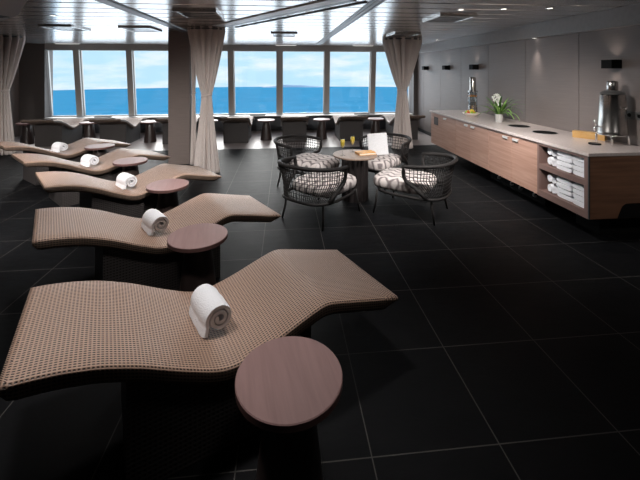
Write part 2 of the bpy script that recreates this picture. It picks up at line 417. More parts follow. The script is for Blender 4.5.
slot(.05, 10.1, 'slim white ceiling light in front of the middle windows')
slot(2.2, 10.1, 'slim white ceiling light in front of the window beside the right curtain')
def dlight(x, y, z, label, src=[]):
    if src: return copy_tree(src[0], (x, y, z), label=label)
    t = thing('downlight', label, 'downlight', (x, y, z), 0, 'small round downlights'); src.append(t)
    B().lathe([(.032, 0), (.046, 0), (.046, -.006), (.032, -.004), (.032, 0)], 20).done('bezel', M['chrome'], t, smooth=True)
    B().lathe([(0, -.003), (.032, -.003), (.032, -.0005), (0, -.0005)], 20).done('lens', M['lamp'], t)
dl = [(2.08, 4.15, HC), (2.55, 4.05, HC), (3.05, 3.95, HC), (-3.0, 5.1, HC), (-5.9, 8.2, HC), (3.83, 5.28, 2.23)]
labs = ['round downlight at the top of the photo left of the large right-hand vent', 'round downlight at the top of the photo above the large right-hand vent',
        'round downlight at the top of the photo right of the large right-hand vent', 'round downlight in the plank ceiling left of the column',
        'round downlight in the dark ceiling near the left curtain', 'round downlight under the cornice lighting the right wall']
for (x, y, z), l_ in zip(dl, labs): dlight(x, y, z, l_)

# ------------------------------------------------------------------ curtains
def curtain(x, y, wt, ww, wb, label, asp=.55, n=15, rot=0, seed=0, zw=1.33, band=True):
    rnd = random.Random(seed); ph = [rnd.uniform(-.5, .5) for _ in range(n+1)]
    t = thing('curtain', label, 'curtain', (x, y, 0), rot)
    b = B(); na = n*12; rings = []
    for j in range(60):
        z = .012+(HC-.03-.012)*j/45
        if z > zw:
            q = (z-zw)/(HC-zw); wd = ww+(wt-ww)*min(1, q*1.08)**.85
        else:
            q = (zw-z)/zw; wd = ww+(wb-ww)*(q**1.15)
        amp = .26+.12*abs(z-zw)/1.2
        if z > HC-.13: amp *= .75
        ring = []
        for k in range(na):
            th = 2*PI*k/na
            f = 1-2.0*amp*((1-math.cos(n*th+.8*math.sin(th*3+seed)+.35*math.sin(z*2.2+th*2)))/2)**2.2
            ring.append(b.bm.verts.new((wd/2*f*math.cos(th), wd/2*asp*f*math.sin(th), z)))
        rings.append(ring)
    for A_, B_ in zip(rings, rings[1:]):
        for k in range(na): b.bm.faces.new((A_[k], A_[(k+1) % na], B_[(k+1) % na], B_[k]))
    b.bm.faces.new(rings[0][::-1]); b.bm.faces.new(rings[-1])
    b.done('drape', M['curtain'], t, smooth=True)
    if band:
        pts = [(ww*.50*math.cos(a), ww*.5*asp*math.sin(a), zw-.02+.02*math.cos(a)) for a in [2*PI*i/24 for i in range(24)]]
        B().tube(pts, .014, 6, closed=True).done('tieback', M['curtain'], t, smooth=True)
    pts = [(wt*.46*math.cos(a), wt*.46*asp*math.sin(a), HC-.022) for a in [2*PI*i/32 for i in range(32)]]
    B().tube(pts, .018, 6, closed=True).done('header_rail', M['track'], t, smooth=True)
curtain(-1.30, 6.33, .62, .17, .46, 'tied beige curtain hanging right beside the taupe column', seed=1)
curtain(-1.655, 6.93, .13, .06, .13, 'narrow tied beige curtain hanging just behind the taupe column', seed=4, n=14, asp=.8)
curtain(2.62, 7.95, .90, .22, .50, 'tied beige curtain on the right between windows and grey wall', seed=2)
curtain(-5.78, 8.15, .85, .26, .52, 'tied beige curtain at the far left edge of the photo', seed=3)

# ------------------------------------------------------------------ loungers
PR = [(0, .40), (.14, .434), (.27, .468), (.40, .502), (.47, .520), (.51, .520), (.62, .487), (.76, .44), (.86, .412), (.94, .397), (1.0, .394), (1.07, .412), (1.21, .475), (1.36, .55), (1.5, .605), (1.62, .635), (1.72, .65), (1.80, .656)]
def prof(s):
    for (a, ha), (c, hc) in zip(PR, PR[1:]):
        if s <= c: return ha+(hc-ha)*(s-a)/(c-a)
    return PR[-1][1]
def sprof(s, w=.035):
    return sum(prof(min(1.8, max(0, s+w*k/4))) for k in range(-4, 5))/9 if .04 < s < 1.76 else prof(s)
LW = .674
def make_lounger(label, loc, rotz):
    # local frame: x runs from head (negative) to the foot tip at x = 0; y from 0 (near edge) to LW
    t = thing('heated_lounger', label, 'lounger', loc, rotz)
    b = B(); bm = b.bm; uv = bm.loops.layers.uv.new('UVMap')
    n = 72; ss = [1.8*i/n for i in range(n+1)]; arc = [0]
    hs = [sprof(s) for s in ss]
    for i in range(n): arc.append(arc[-1]+math.hypot(ss[i+1]-ss[i], hs[i+1]-hs[i]))
    th = .068; r = .014
    rings = []; vv = []
    for i, s in enumerate(ss):
        h = hs[i]; e = min(1, (s+.0)/.10, (1.8-s)/.04+.25)
        tt = th*(.25+.75*max(0, e))
        sec = [(0+.008, h-tt), (0, h-tt*.8), (0, h-r), (r*.3, h-r*.3), (r, h), (LW-r, h), (LW-r*.3, h-r*.3), (LW, h-r), (LW, h-tt*.8), (LW-.008, h-tt)]
        # subdivide the top
        top = [(r+(LW-2*r)*k/6, h) for k in range(1, 6)]
        sec = sec[:5]+top+sec[5:]
        rings.append([bm.verts.new((-s, y, z)) for y, z in sec])
        d = [0]
        for q in range(1, len(sec)): d.append(d[-1]+math.hypot(sec[q][0]-sec[q-1][0], sec[q][1]-sec[q-1][1]))
        vv.append(d)
    m = len(rings[0])
    for i in range(n):
        for k in range(m):
            k2 = (k+1) % m
            f = bm.faces.new((rings[i][k], rings[i][k2], rings[i+1][k2], rings[i+1][k]))
            side = k in (0, 1) or k >= m-3
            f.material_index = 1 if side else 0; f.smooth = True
            vk2 = vv[i][k2] if k2 else vv[i][k]+LW
            for lp, (a, c) in zip(f.loops, ((arc[i], vv[i][k]), (arc[i], vk2), (arc[i+1], vk2), (arc[i+1], vv[i+1][k]))): lp[uv].uv = (a, c)
    for rr in (rings[0], rings[-1]):
        f = bm.faces.new(rr); f.material_index = 1
        for lp in f.loops: lp[uv].uv = (lp.vert.co.y, lp.vert.co.z)
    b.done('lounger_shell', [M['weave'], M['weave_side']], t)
    # woven plinth following the underside
    b = B(); bm = b.bm; uv = bm.loops.layers.uv.new('UVMap')
    s0, s1 = .56, 1.41; k = 20; y0, y1 = .045, LW-.045
    A_ = [[bm.verts.new((-(s0+(s1-s0)*i/k), y, z)) for i in range(k+1) for z in [0]] for y in (y0, y1)]
    T_ = [[bm.verts.new((-(s0+(s1-s0)*i/k), y, sprof(s0+(s1-s0)*i/k)-th+.004)) for i in range(k+1)] for y in (y0, y1)]
    for q in (0, 1):
        for i in range(k): bm.faces.new((A_[q][i], A_[q][i+1], T_[q][i+1], T_[q][i]))
    for i in range(k): bm.faces.new((T_[0][i], T_[0][i+1], T_[1][i+1], T_[1][i])); bm.faces.new((A_[0][i], A_[0][i+1], A_[1][i+1], A_[1][i]))
    for i in (0, k): bm.faces.new((A_[0][i], A_[1][i], T_[1][i], T_[0][i]))
    for f in bm.faces:
        for lp in f.loops:
            c = lp.vert.co; lp[uv].uv = (c.x+c.y, c.z)
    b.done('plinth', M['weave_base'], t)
    return t
LN = [(.667, 2.093, .433), (-.029, 3.387, .537), (-.785, 4.72, .660), (-1.746, 5.868, .772), (-2.749, 6.934, .854)]
ll = ['tan woven wavy lounger nearest the camera', 'tan woven wavy lounger, second from the camera', 'tan woven wavy lounger whose foot end points at the tied curtain by the column',
      'tan woven wavy lounger passing behind the taupe column, fourth from the camera', 'tan woven wavy lounger furthest back of the five in the diagonal row']
L0 = None
for (x, y, a), l_ in zip(LN, ll):
    if L0 is None: L0 = make_lounger(l_, (x, y, 0), a)
    else: copy_tree(L0, (x, y, 0), a, l_)
for o in [o for o in C.objects if o.name.startswith('heated_lounger')]: o['group'] = 'woven loungers in the diagonal row'
wl = ['woven lounger at the leftmost window, beside the left curtain', 'woven lounger at the windows, second from the left wall', 'woven lounger at the windows mostly hidden behind the column',
      'woven lounger at the windows just right of the tied middle curtain', 'woven lounger at the windows behind the rear left woven chair', 'woven lounger at the windows behind the champagne flutes',
      'woven lounger at the windows behind the right-hand curtain']
for k, l_ in enumerate(wl):
    xc = -5.35+1.4*k
    copy_tree(L0, (xc-LW/2+LW, 10.33, 0), PI/2, l_, group='woven loungers facing the windows')

# ------------------------------------------------------------------ rolled towels
def make_towel(label, loc, rotz, R=.080, L=.235, group=None):
    o_ = tag(towel_mesh(R, L, (loc[0], loc[1], loc[2]), rotz), label, 'towel', group); return o_
def spiral_section(R, turns=2.2, n=70, th=.0185, flap=.5):
    pts = []
    for i in range(n+1):
        q = i/n; a = q*turns*2*PI; r = .012+(R-th/2-.012)*q; pts.append((a, r))
    end = turns*2*PI; off = math.radians(200)-end      # where the outer end stops
    mid = [(r*math.cos(a+off), R+r*math.sin(a+off)) for a, r in pts]
    # loose end runs down to the surface
    x, z = mid[-1]
    for i in range(1, 7):
        q = i/6*flap; mid.append((x-.008*q-.012*math.sin(q*2), z-(z-.0075)*q/flap*.98))
    outl, inr = [], []
    for i in range(len(mid)):
        a = mid[max(0, i-1)]; c = mid[min(len(mid)-1, i+1)]; dx, dz = c[0]-a[0], c[1]-a[1]; l_ = math.hypot(dx, dz) or 1
        nx, nz_ = dz/l_*th/2, -dx/l_*th/2
        outl.append((mid[i][0]+nx, mid[i][1]+nz_)); inr.append((mid[i][0]-nx, mid[i][1]-nz_))
    return outl, inr
def towel_mesh(R, L, loc, rotz):
    outl, inr = spiral_section(R); n = len(outl); b = B(); bm = b.bm; rows = []; m = 9; rnd = random.Random(3)
    for j in range(m+1):
        y = -L/2+L*j/m; ends = 1-.10*(abs(2*j/m-1)**6)
        cy = y
        def tr(p, k): return (p[0]*ends+.0015*math.sin(j*1.9+k*.35), cy+(.004*math.sin(k*.21) if j in (0, m) else 0), max(.0, R+(p[1]-R)*ends))
        rows.append(([bm.verts.new(tr(p, k)) for k, p in enumerate(outl)], [bm.verts.new(tr(p, k)) for k, p in enumerate(inr)]))
    for (a, c), (d, e_) in zip(rows, rows[1:]):
        for k in range(n-1):
            bm.faces.new((a[k], a[k+1], d[k+1], d[k])); bm.faces.new((c[k], e_[k], e_[k+1], c[k+1]))
        bm.faces.new((a[0], d[0], e_[0], c[0])); bm.faces.new((a[-1], c[-1], e_[-1], d[-1]))
    for a, c in (rows[0], rows[-1]):
        for k in range(n-1): bm.faces.new((a[k], c[k], c[k+1], a[k+1]))
    return b.done('rolled_towel', M['towel'], smooth=True, loc=loc, rotz=rotz, angle=60)
tl = ['rolled white towel on the lounger nearest the camera', 'rolled white towel on the second lounger from the camera', 'rolled white towel on the third lounger, the one pointing at the tied curtain',
      'rolled white towel on the fourth lounger from the camera', 'rolled white towel on the furthest lounger of the diagonal row']
T0 = None
for (x, y, a), l_ in zip(LN, tl):
    s, q = (1.0, .335); d = (math.cos(a), math.sin(a))
    p = (x-d[0]*s-d[1]*q, y-d[1]*s+d[0]*q, .403)
    if T0 is None: T0 = make_towel(l_, p, a+.12, group='rolled towels on the loungers')
    else: copy_tree(T0, p, a+.12, l_)

# ------------------------------------------------------------------ side tables
def make_side(label, loc, group, h=.50, r=.215):
    t = thing('side_table', label, 'side table', loc, random.uniform(0, .6), group)
    B().lathe([(0, h), (r-.004, h), (r, h-.003), (r, h-.0032), (0, h-.0032)], 64).done('table_top', M['table_top'], t)
    B().lathe([(0, h-.0034), (r, h-.0034), (r, h-.028), (r-.008, h-.034), (0, h-.034)], 64).done('rim', M['table_rim'], t, smooth=True, angle=30)
    B().lathe([(0, h-.034), (.088, h-.034), (.092, h-.05), (.142, .02), (.145, 0), (0, 0)], 40).done('pedestal', M['pedestal'], t, smooth=True, angle=40)
    return t
ts = [(.021, 1.487, 'round mauve side table nearest the camera'), (-.640, 2.815, 'round mauve side table beside the second lounger'), (-1.252, 4.105, 'round mauve side table beside the third lounger'),
      (-2.095, 5.251, 'round side table beside the fourth lounger'), (-3.01, 6.337, 'round side table beside the furthest diagonal lounger')]
S0 = None
for x, y, l_ in ts:
    if S0 is None: S0 = make_side(l_, (x, y, 0), 'side tables of the diagonal row')
    else: copy_tree(S0, (x, y, 0), label=l_)
wt = ['conical side table at the windows beside the left curtain', 'conical side table between the two leftmost window loungers', 'conical side table at the windows just left of the column',
      'conical side table at the windows behind the tied middle curtain', 'conical side table at the windows between the middle curtain and the woven chairs', 'conical side table at the windows behind the rear left woven chair and round table',
      'conical side table at the windows behind the rear right woven chair']
for k, l_ in enumerate(wt): copy_tree(S0, (-6.05+1.4*k, 9.3, 0), label=l_, group='side tables along the windows')

# ------------------------------------------------------------------ woven tub chairs
def make_chair(label, loc, rotz):
    t = thing('lounge_chair', label, 'chair', loc, rotz, 'woven chairs around the round table')
    A0 = math.radians(93)
    def pt(a, q):   # a: angle from the rear (-A0..A0), q: 0 bottom, 1 top
        aa = a*(1-.34*min(1, max(0, (.55-q)/.55))**1.1)
        rx = .375+.065*q**2; ry = .355+.035*q**2; sg = lambda v: math.copysign(abs(v)**.78, v)
        z = .275+q*(.40-.04*(abs(a)/A0)**2)
        return Vector((-.115-rx*sg(math.cos(aa)), ry*sg(math.sin(aa)), z))
    b = B(); na, nq = 38, 9
    g = [[b.bm.verts.new(pt(-A0+2*A0*i/na, j/nq)) for j in range(nq+1)] for i in range(na+1)]
    for i in range(na):
        for j in range(nq): b.bm.faces.new((g[i][j], g[i+1][j], g[i+1][j+1], g[i][j+1]))
    b.done('woven_back', M['rope'], t, mods=[('WIREFRAME', dict(thickness=.0115, use_even_offset=False, use_boundary=True))])
    rim = [pt(-A0, j/6) for j in range(7)]+[pt(-A0+2*A0*i/40, 1) for i in range(1, 40)]+[pt(A0, 1-j/6) for j in range(7)]
    B().tube(rim, .023, 8).done('back_rim', M['rope'], t, smooth=True)
    ring = []
    for i in range(48):
        a = 2*PI*i/48; cx, cy = math.cos(a), math.sin(a); e = 2/3.2
        ring.append((.41*math.copysign(abs(cx)**e, cx)-.075, .345*math.copysign(abs(cy)**e, cy), .278))
    B().tube(ring, .017, 8, closed=True).done('seat_frame', M['rope'], t, smooth=True)
    b = B(); pr = [(0, .0), (.86, .0), (.97, .02), (1.0, .05), (1.0, .09), (.97, .12), (.88, .140), (.5, .152), (0, .155)]
    rings = []
    for q, z in pr:
        if q == 0: rings.append([b.bm.verts.new((.03, 0, .29+z))]); continue
        rr = []
        for i in range(48):
            a = 2*PI*i/48; cx, cy = math.cos(a), math.sin(a); e = 2/4.5
            rr.append(b.bm.verts.new((.35*q*math.copysign(abs(cx)**e, cx)+.04, .305*q*math.copysign(abs(cy)**e, cy), .29+z)))
        rings.append(rr)
    for A_, B_ in zip(rings, rings[1:]):
        for k in range(48):
            k2 = (k+1) % 48
            if len(A_) == 1: b.bm.faces.new((A_[0], B_[k2], B_[k]))
            elif len(B_) == 1: b.bm.faces.new((A_[k], A_[k2], B_[0]))
            else: b.bm.faces.new((A_[k], A_[k2], B_[k2], B_[k]))
    b.done('seat_cushion', M['chevron'], t, smooth=True)
    for x, y in ((.29, .29), (.29, -.29), (-.36, .27), (-.36, -.27)):
        B().tube([(x, y, .285), (x*1.03, y*1.03, .15), (x*1.12, y*1.10, 0)], [.015, .014, .011], 8).done('leg', M['rope'], t, smooth=True)
    return t
CH = [(1.535, 4.43, 142, 'woven black tub chair at the right of the round table, nearest the worktop'),
      (.47, 4.42, 47, 'woven black tub chair in front left of the round table, its back to the camera'),
      (.40, 5.48, -40, 'woven black tub chair behind left of the round table, facing the camera'),
      (1.43, 5.50, -137, 'woven black tub chair behind right of the round table, with the white cushion on it')]
K0 = None
for x, y, a, l_ in CH:
    if K0 is None: K0 = make_chair(l_, (x, y, 0), math.radians(a))
    else: copy_tree(K0, (x, y, 0), math.radians(a), l_)
# white square cushion leaning in the rear right chair
b = B(); b.box(-.15, .15, -.02, .02, 0, .33, bev=.016)
o = b.done('scatter_cushion', M['cushion_white'], smooth=True, loc=(1.43, 5.45, .447)); o.rotation_euler = (math.radians(-14), math.radians(-4), math.radians(-8))
tag(o, 'white square cushion standing on the seat of the rear right chair', 'cushion')

# ------------------------------------------------------------------ round table with drinks
TX, TY, TH = .955, 4.90, .60
t = thing('round_table', 'round pale-topped table with dark fluted drum base between the woven chairs', 'table', (TX, TY, 0))
B().lathe([(0, TH), (.295, TH), (.30, TH-.006), (.295, TH-.022), (0, TH-.022)], 64).done('table_top', M['round_top'], t, smooth=True, angle=30)
b = B(); n = 96; rings = []
for z in (0, TH-.022):
    rings.append([b.bm.verts.new(((.165+.018*abs(math.cos(6*a)))*math.cos(a), (.165+.018*abs(math.cos(6*a)))*math.sin(a), z)) for a in [2*PI*k/n for k in range(n)]])
for k in range(n): b.bm.faces.new((rings[0][k], rings[0][(k+1) % n], rings[1][(k+1) % n], rings[1][k]))
b.bm.faces.new(rings[0][::-1]); b.bm.faces.new(rings[1])
b.done('drum_base', M['drum'], t)
def flute(x, y, label):
    t = thing('champagne_flute', label, 'glass', (x, y, TH), 0, 'flutes of orange juice on the round table')
    B().lathe([(0, .001), (.034, .001), (.034, .003), (.005, .008), (.004, .02), (.004, .085), (.012, .10), (.029, .135), (.031, .17), (.029, .225), (.0275, .225), (.0295, .17), (.0275, .137), (.010, .104), (0, .100)], 20).done('glass', M['clear'], t, smooth=True)
    B().lathe([(0, .103), (.009, .106), (.0265, .138), (.0285, .17), (.0275, .21), (0, .21)], 20).done('orange_juice', M['juice'], t, smooth=True)
flute(.775, 4.83, 'slim flute of orange juice on the left of the round table')
flute(.945, 5.02, 'slim flute of orange juice near the middle of the round table')
t = thing('book', 'orange-covered book lying on the round table', 'book', (1.10, 4.90, TH), math.radians(12))
B().box(-.115, .115, -.075, .075, .003, .024).done('pages', M['paper'], t)
B().box(-.12, .12, -.08, .08, .024, .028).done('cover', M['book'], t); B().box(-.12, .12, -.08, .08, 0, .003).done('cover', M['book'], t)
B().box(-.124, -.12, -.08, .08, 0, .028).done('spine', M['book'], t)

# ------------------------------------------------------------------ wall cabinets
XF, ZB, ZC = 3.06, .235, .868
def cabinet(y0, y1, joint, label, near_handles, panel=False):
    t = thing('cabinet', label, 'cabinet', (XF, (y0+y1)/2, ZB)); cy = (y0+y1)/2
    B().box(.02, XR-XF-.002, y0-cy+.001, y1-cy-.001, 0, ZC-ZB-.001).done('carcass', M['carcass'], t)
    for (a, c, hy) in ((y0, joint, near_handles[0]), (joint, y1, near_handles[1])):
        d = B().box(0, .019, a-cy+.003, c-cy-.003, -.004, ZC-ZB-.004, bev=.0015).done('door', M['door'], t)
        if hy is not None:
            b = B(); b.box(-.022, 0, hy-cy-.055, hy-cy+.055, ZC-ZB-.050, ZC-ZB-.044); b.box(-.024, -.018, hy-cy-.055, hy-cy+.055, ZC-ZB-.072, ZC-ZB-.044)
            b.done('handle', M['satin'], d)
    if panel:
        B().box(-.008, 0, 7.05-cy, 7.24-cy, .40, .56, bev=.002).done('display_panel', M['inside'], t)
    return t
cabinet(6.307, 7.405, 6.855, 'wood cabinet at the far end of the worktop with a small dark panel', (6.72, None), True)
c2 = cabinet(5.235, 6.305, 5.785, 'two-door wood cabinet below the fruit bowl and potted plant', (5.68, 5.90))
c3 = cabinet(4.158, 5.233, 4.687, 'two-door wood cabinet beside the open towel shelves', (4.58, 4.80))
for c_, a, d in ((c3, 4.38, 5.232),):
    B().box(.26, XR-XF-.05, a-4.6955, d-4.6955, -ZB, 0).done('base_plinth', M['black'], c_)
B().box(.26, XR-XF-.05, 5.24-5.77, 5.62-5.77, -ZB, 0).done('base_plinth', M['black'], c2)
# open towel shelves
y0, y1 = 3.40, 4.156
t = thing('towel_cabinet', 'open wooden shelf cabinet of white towels at the near end of the worktop', 'cabinet', (XF, y0, ZB))
W_ = y1-y0; D_ = XR-XF-.002; HT = ZC-ZB-.001
B().box(0, D_, .001, .045, -.004, HT, bev=.002).done('side_panel', M['end'], t)
B().box(.0, D_, W_-.035, W_, -.004, HT).done('side_panel', M['carcass'], t)
B().box(.0, D_, .045, W_-.035, -.004, .065).done('shelf', M['carcass'], t)
B().box(.0, D_, .045, W_-.035, .322, .380).done('shelf', M['carcass'], t)
B().box(.0, D_, .045, W_-.035, HT-.03, HT).done('top_rail', M['carcass'], t)
B().box(.46, .48, .045, W_-.035, .065, HT-.03).done('back_panel', M['inside'], t)
B().box(-.016, 0, .0, .012, -.004, HT).done('edge_strip', M['groove'], t)
b = B()
for a_, c_, e_, f_ in ((.012, .060, -.004, HT), (W_-.030, W_, -.004, HT), (.060, W_-.030, -.004, .070), (.060, W_-.030, .322, .382), (.060, W_-.030, HT-.030, HT)): b.box(-.014, 0, a_, c_, e_, f_, bev=.001)
b.done('face_frame', M['carcass'], t)
b = B(); r = .09; pts = [(.30, .0)]
pts = [(.30, 0), (D_, 0), (D_, .145), (.30+.06+r, .145)]
for k in range(1, 7): a = PI/2+PI/2*k/6*.75; pts.append((.42+r*math.cos(a)*1.0, .055+r*math.sin(a)))
n = len(pts); A_ = [b.bm.verts.new((x, -.002, z)) for x, z in pts]; B_ = [b.bm.verts.new((x, .001, z)) for x, z in pts]
b.bm.faces.new(A_); b.bm.faces.new(B_[::-1])
for i in range(n): b.bm.faces.new((A_[i], A_[(i+1) % n], B_[(i+1) % n], B_[i]))
b.done('cutout_dark_sheet', M['black'], t)  # flat black sheet with a rounded corner, standing in for a dark cut-out
B().box(.24, D_, .15, .46, -ZB, -.004).done('base_plinth', M['black'], t)
# towels on the shelves
def folded(loc, w, h, label, src={}):
    if w in src: return copy_tree(src[w], loc, label=label)
    b = B(); d = .36; n = 26; sec = []
    # folded cross-section in y-z, fold on the right, two leaves visible
    for i in range(n):
        a = 2*PI*i/n; cx, cz = math.cos(a), math.sin(a); sec.append((w/2*math.copysign(abs(cx)**.35, cx), h/2+h/2*math.copysign(abs(cz)**.55, cz)))
    rows = []
    for j in range(9):
        q = j/8; e_ = 1-.16*abs(2*q-1)**5
        rows.append([b.bm.verts.new((q*d, y*(1-.03*abs(2*q-1)**4), h/2+(z-h/2)*e_)) for y, z in sec])
    for A_, B_ in zip(rows, rows[1:]):
        for k in range(n): b.bm.faces.new((A_[k], A_[(k+1) % n], B_[(k+1) % n], B_[k]))
    f1 = b.bm.faces.new(rows[0]); f2 = b.bm.faces.new(rows[-1])
    o = b.done('folded_towel', M['towel'], smooth=True, loc=loc, angle=50); tag(o, label, 'towel', 'folded towels in the open shelves'); src[w] = o; return o
ordn = ['bottom', 'second from the bottom', 'third from the bottom', 'topmost']
for sh, z0, hh in (('upper', ZB+.381, .0525), ('lower', ZB+.066, .0575)):
    for st, yc, w_ in (('far stack', 3.775, .225 if sh == 'upper' else .226), ('near stack', 3.555, .205 if sh == 'upper' else .206)):
        for k in range(4):
            folded((XF+.02+random.uniform(0, .012), yc+random.uniform(-.004, .004), z0+k*hh), w_, hh*.985, 'folded white towel, %s in the %s on the %s shelf' % (ordn[k], st, sh))
R0 = None
for sh, z0 in (('upper', ZB+.381), ('lower', ZB+.066)):
    for k in range(2):
        p = (XF+.21, 3.965+.038, z0+k*.114)
        l_ = '%s rolled white towel at the far side of the %s shelf' % (('lower', 'top')[k], sh)
        if R0 is None: R0 = make_towel(l_, p, PI/2, R=.056, L=.36, group='rolled towels in the open shelves')
        else: copy_tree(R0, p, PI/2, l_)
# worktop
b = B(); b.box(XF-.03, XR-.001, 3.385, 7.425, ZC, .90, bev=.003)
tag(b.done('worktop', M['stone']), 'long pale stone worktop on the wood cabinets along the right wall', 'worktop')
# round waste openings
def hole(x, y, r, label, nm='waste_opening'):
    t = thing(nm, label, 'waste opening', (x, y, .90), 0, 'round openings in the worktop')
    B().lathe([(r-.012, .001), (r-.01, .004), (r, .004), (r+.002, .0), (r-.012, 0)], 40).done('ring', M['track'], t, smooth=True, angle=30)
    B().lathe([(0, .0005), (r-.012, .0005), (r-.012, .002), (0, .002)], 40).done('flap', M['black'], t)
hole(3.50, 5.17, .15, 'round black opening in the worktop nearer the plant')
hole(3.48, 4.60, .15, 'round black opening in the worktop nearer the steel urn')
# taps under the cabinets
for k, (yy, l_) in enumerate(((5.12, 'small chrome fitting under the cabinets, furthest of four'), (4.82, 'small chrome fitting under the cabinets, second furthest of four'),
                              (4.63, 'small chrome fitting under the cabinets, second nearest of four'), (4.35, 'small chrome fitting under the cabinets, nearest the towel shelves'))):
    if k == 0:
        V0 = thing('chrome_hook', l_, 'hook', (3.16, yy, ZB-.004), 0, 'chrome fittings under the cabinets')
        B().lathe([(0, .0), (.010, .0), (.010, -.03), (.016, -.035), (.016, -.05), (0, -.05)], 16).done('stem', M['satin'], V0, smooth=True)
        B().tube([(0, 0, -.045), (-.02, 0, -.06), (-.022, 0, -.085), (0, 0, -.095), (.018, 0, -.085)], .009, 8).done('hook', M['satin'], V0, smooth=True)
    else: copy_tree(V0, (3.16, yy, ZB-.004), label=l_)
# ------------------------------------------------------------------ sconces
def sconce(y, label, src=[]):
    if src: return copy_tree(src[0], (XR, y, 1.805), label=label)
    t = thing('wall_sconce', label, 'wall lamp', (XR, y, 1.805), 0, 'black box wall lamps'); src.append(t)
    b = B()
    b.box(-.13, -.122, -.07, .07, -.05, .05); b.box(-.122, -.0, -.07, -.062, -.05, .05); b.box(-.122, -.0, .062, .07, -.05, .05); b.box(-.008, 0, -.062, .062, -.05, .05); b.done('lamp_housing', M['black'], t)
    B().box(-.121, -.009, -.061, .061, -.01, .01).done('lamp_core', M['inside'], t)
for y, l_ in ((9.62, 'black box wall lamp furthest back, next to the right-hand curtain'), (8.33, 'black box wall lamp, second from the right-hand curtain'), (7.05, 'black box wall lamp above the far end of the worktop'), (3.93, 'black box wall lamp above the steel urn')):
    sconce(y, l_)
for y in (3.93, 7.05, 8.33, 9.62):
    light('sconce_lamp', 'SPOT', (XR-.07, y, 1.86), 1.2, (1, .88, .78), (PI, 0, 0), spot_size=math.radians(110), spot_blend=1, shadow_soft_size=.03)
    light('sconce_lamp', 'SPOT', (XR-.07, y, 1.75), 1.2, (1, .88, .78), (0, 0, 0), spot_size=math.radians(110), spot_blend=1, shadow_soft_size=.03)
# small lamp on the left wall
t = thing('wall_sconce', 'small pale wall lamp on the left wall behind the curtain', 'wall lamp', (XL, 9.55, 1.83))
B().lathe([(0, 0), (.05, 0), (.05, .05), (0, .06)], 20, (.05, 0, 0)).done('lamp_shade', M['white'], t, smooth=True, angle=40)
B().box(0, .012, -.03, .03, .0, .06).done('wall_plate', M['steel'], t)
# wall socket
t = thing('wall_socket', 'double wall socket on the grey panel right of the urn', 'socket', (XR, 3.70, 1.23))
B().box(-.010, 0, -.12, .12, -.045, .045, bev=.003).done('face_plate', M['track'], t)
for k in (-.06, .06): B().lathe([(0, 0), (.022, 0), (.022, .003), (0, .003)], 20).done('outlet', M['black'], t).matrix_local = Matrix.Translation((-.0105, k, 0)) @ Matrix.Rotation(-PI/2, 4, 'Y')

# ------------------------------------------------------------------ things on the worktop
UX, UY = 3.69, 3.80; t = thing('coffee_urn', 'tall polished steel drinks urn with tap on the near end of the worktop', 'urn', (UX, UY, .90), math.radians(0))
B().lathe([(0, .115), (.138, .115), (.145, .122), (.145, .15), (.141, .158), (.120, .548), (.123, .558), (.118, .566), (0, .566)], 40).done('urn_body', M['steel'], t, smooth=True, angle=40)
B().lathe([(0, .566), (.122, .566), (.112, .582), (.08, .600), (.055, .606), (0, .606)], 40).done('urn_lid', M['track'], t, smooth=True, angle=40)
B().lathe([(0, .606), (.052, .606), (.054, .615), (.054, .70), (.046, .712), (0, .712)], 32).done('lid_knob', M['steel'], t, smooth=True, angle=40)
for k in range(4):
    a = PI/4+k*PI/2; x, y = .14*math.cos(a), .14*math.sin(a)
    B().tube([(x*.8, y*.8, .122), (x, y, .122), (x*1.03, y*1.03, .09), (x*1.03, y*1.03, 0)], .011, 8).done('leg', M['chrome'], t, smooth=True)
B().tube([(.14*math.cos(a)*1.0, .14*math.sin(a), .112) for a in [2*PI*i/32 for i in range(32)]], .006, 8, closed=True).done('stand_ring', M['chrome'], t, smooth=True)
tp = B().tube([(-.145, .0, .20), (-.20, 0, .20), (-.215, 0, .19), (-.215, 0, .15)], .011, 10).done('tap', M['chrome'], t, smooth=True)
B().tube([(-.20, 0, .20), (-.20, 0, .235), (-.215, 0, .275)], [.008, .008, .012], 10).done('tap_lever', M['chrome'], tp, smooth=True)
for sx in (-1, 1): B().tube([(0, sx*.138, .42), (0, sx*.165, .42), (0, sx*.172, .42)], [.008, .008, .016], 10).done('side_knob', M['chrome'], t, smooth=True)
t = thing('drip_tray', 'round dark drip tray under the urn tap', 'tray', (3.475, 3.80, .90))
B().lathe([(0, 0), (.058, 0), (.062, .012), (.058, .014), (.054, .006), (0, .006)], 32).done('tray_dish', M['black'], t, smooth=True, angle=40)
b = B()
for k in range(-3, 4): b.box(-math.sqrt(.054**2-(k*.015)**2), math.sqrt(.054**2-(k*.015)**2), k*.015-.002, k*.015+.002, .008, .011)
b.done('grate', M['track'], t)
t = thing('tea_box', 'golden bamboo box lying on the worktop behind the urn tap', 'box', (3.705, 4.13, .90), math.atan2(-.281, .186))
B().box(-.165, .165, -.045, .045, 0, .062, bev=.003).done('box_body', M['bamboo'], t)
B().box(-.167, .167, -.047, .047, .063, .082, bev=.003).done('box_lid', M['bamboo'], t)
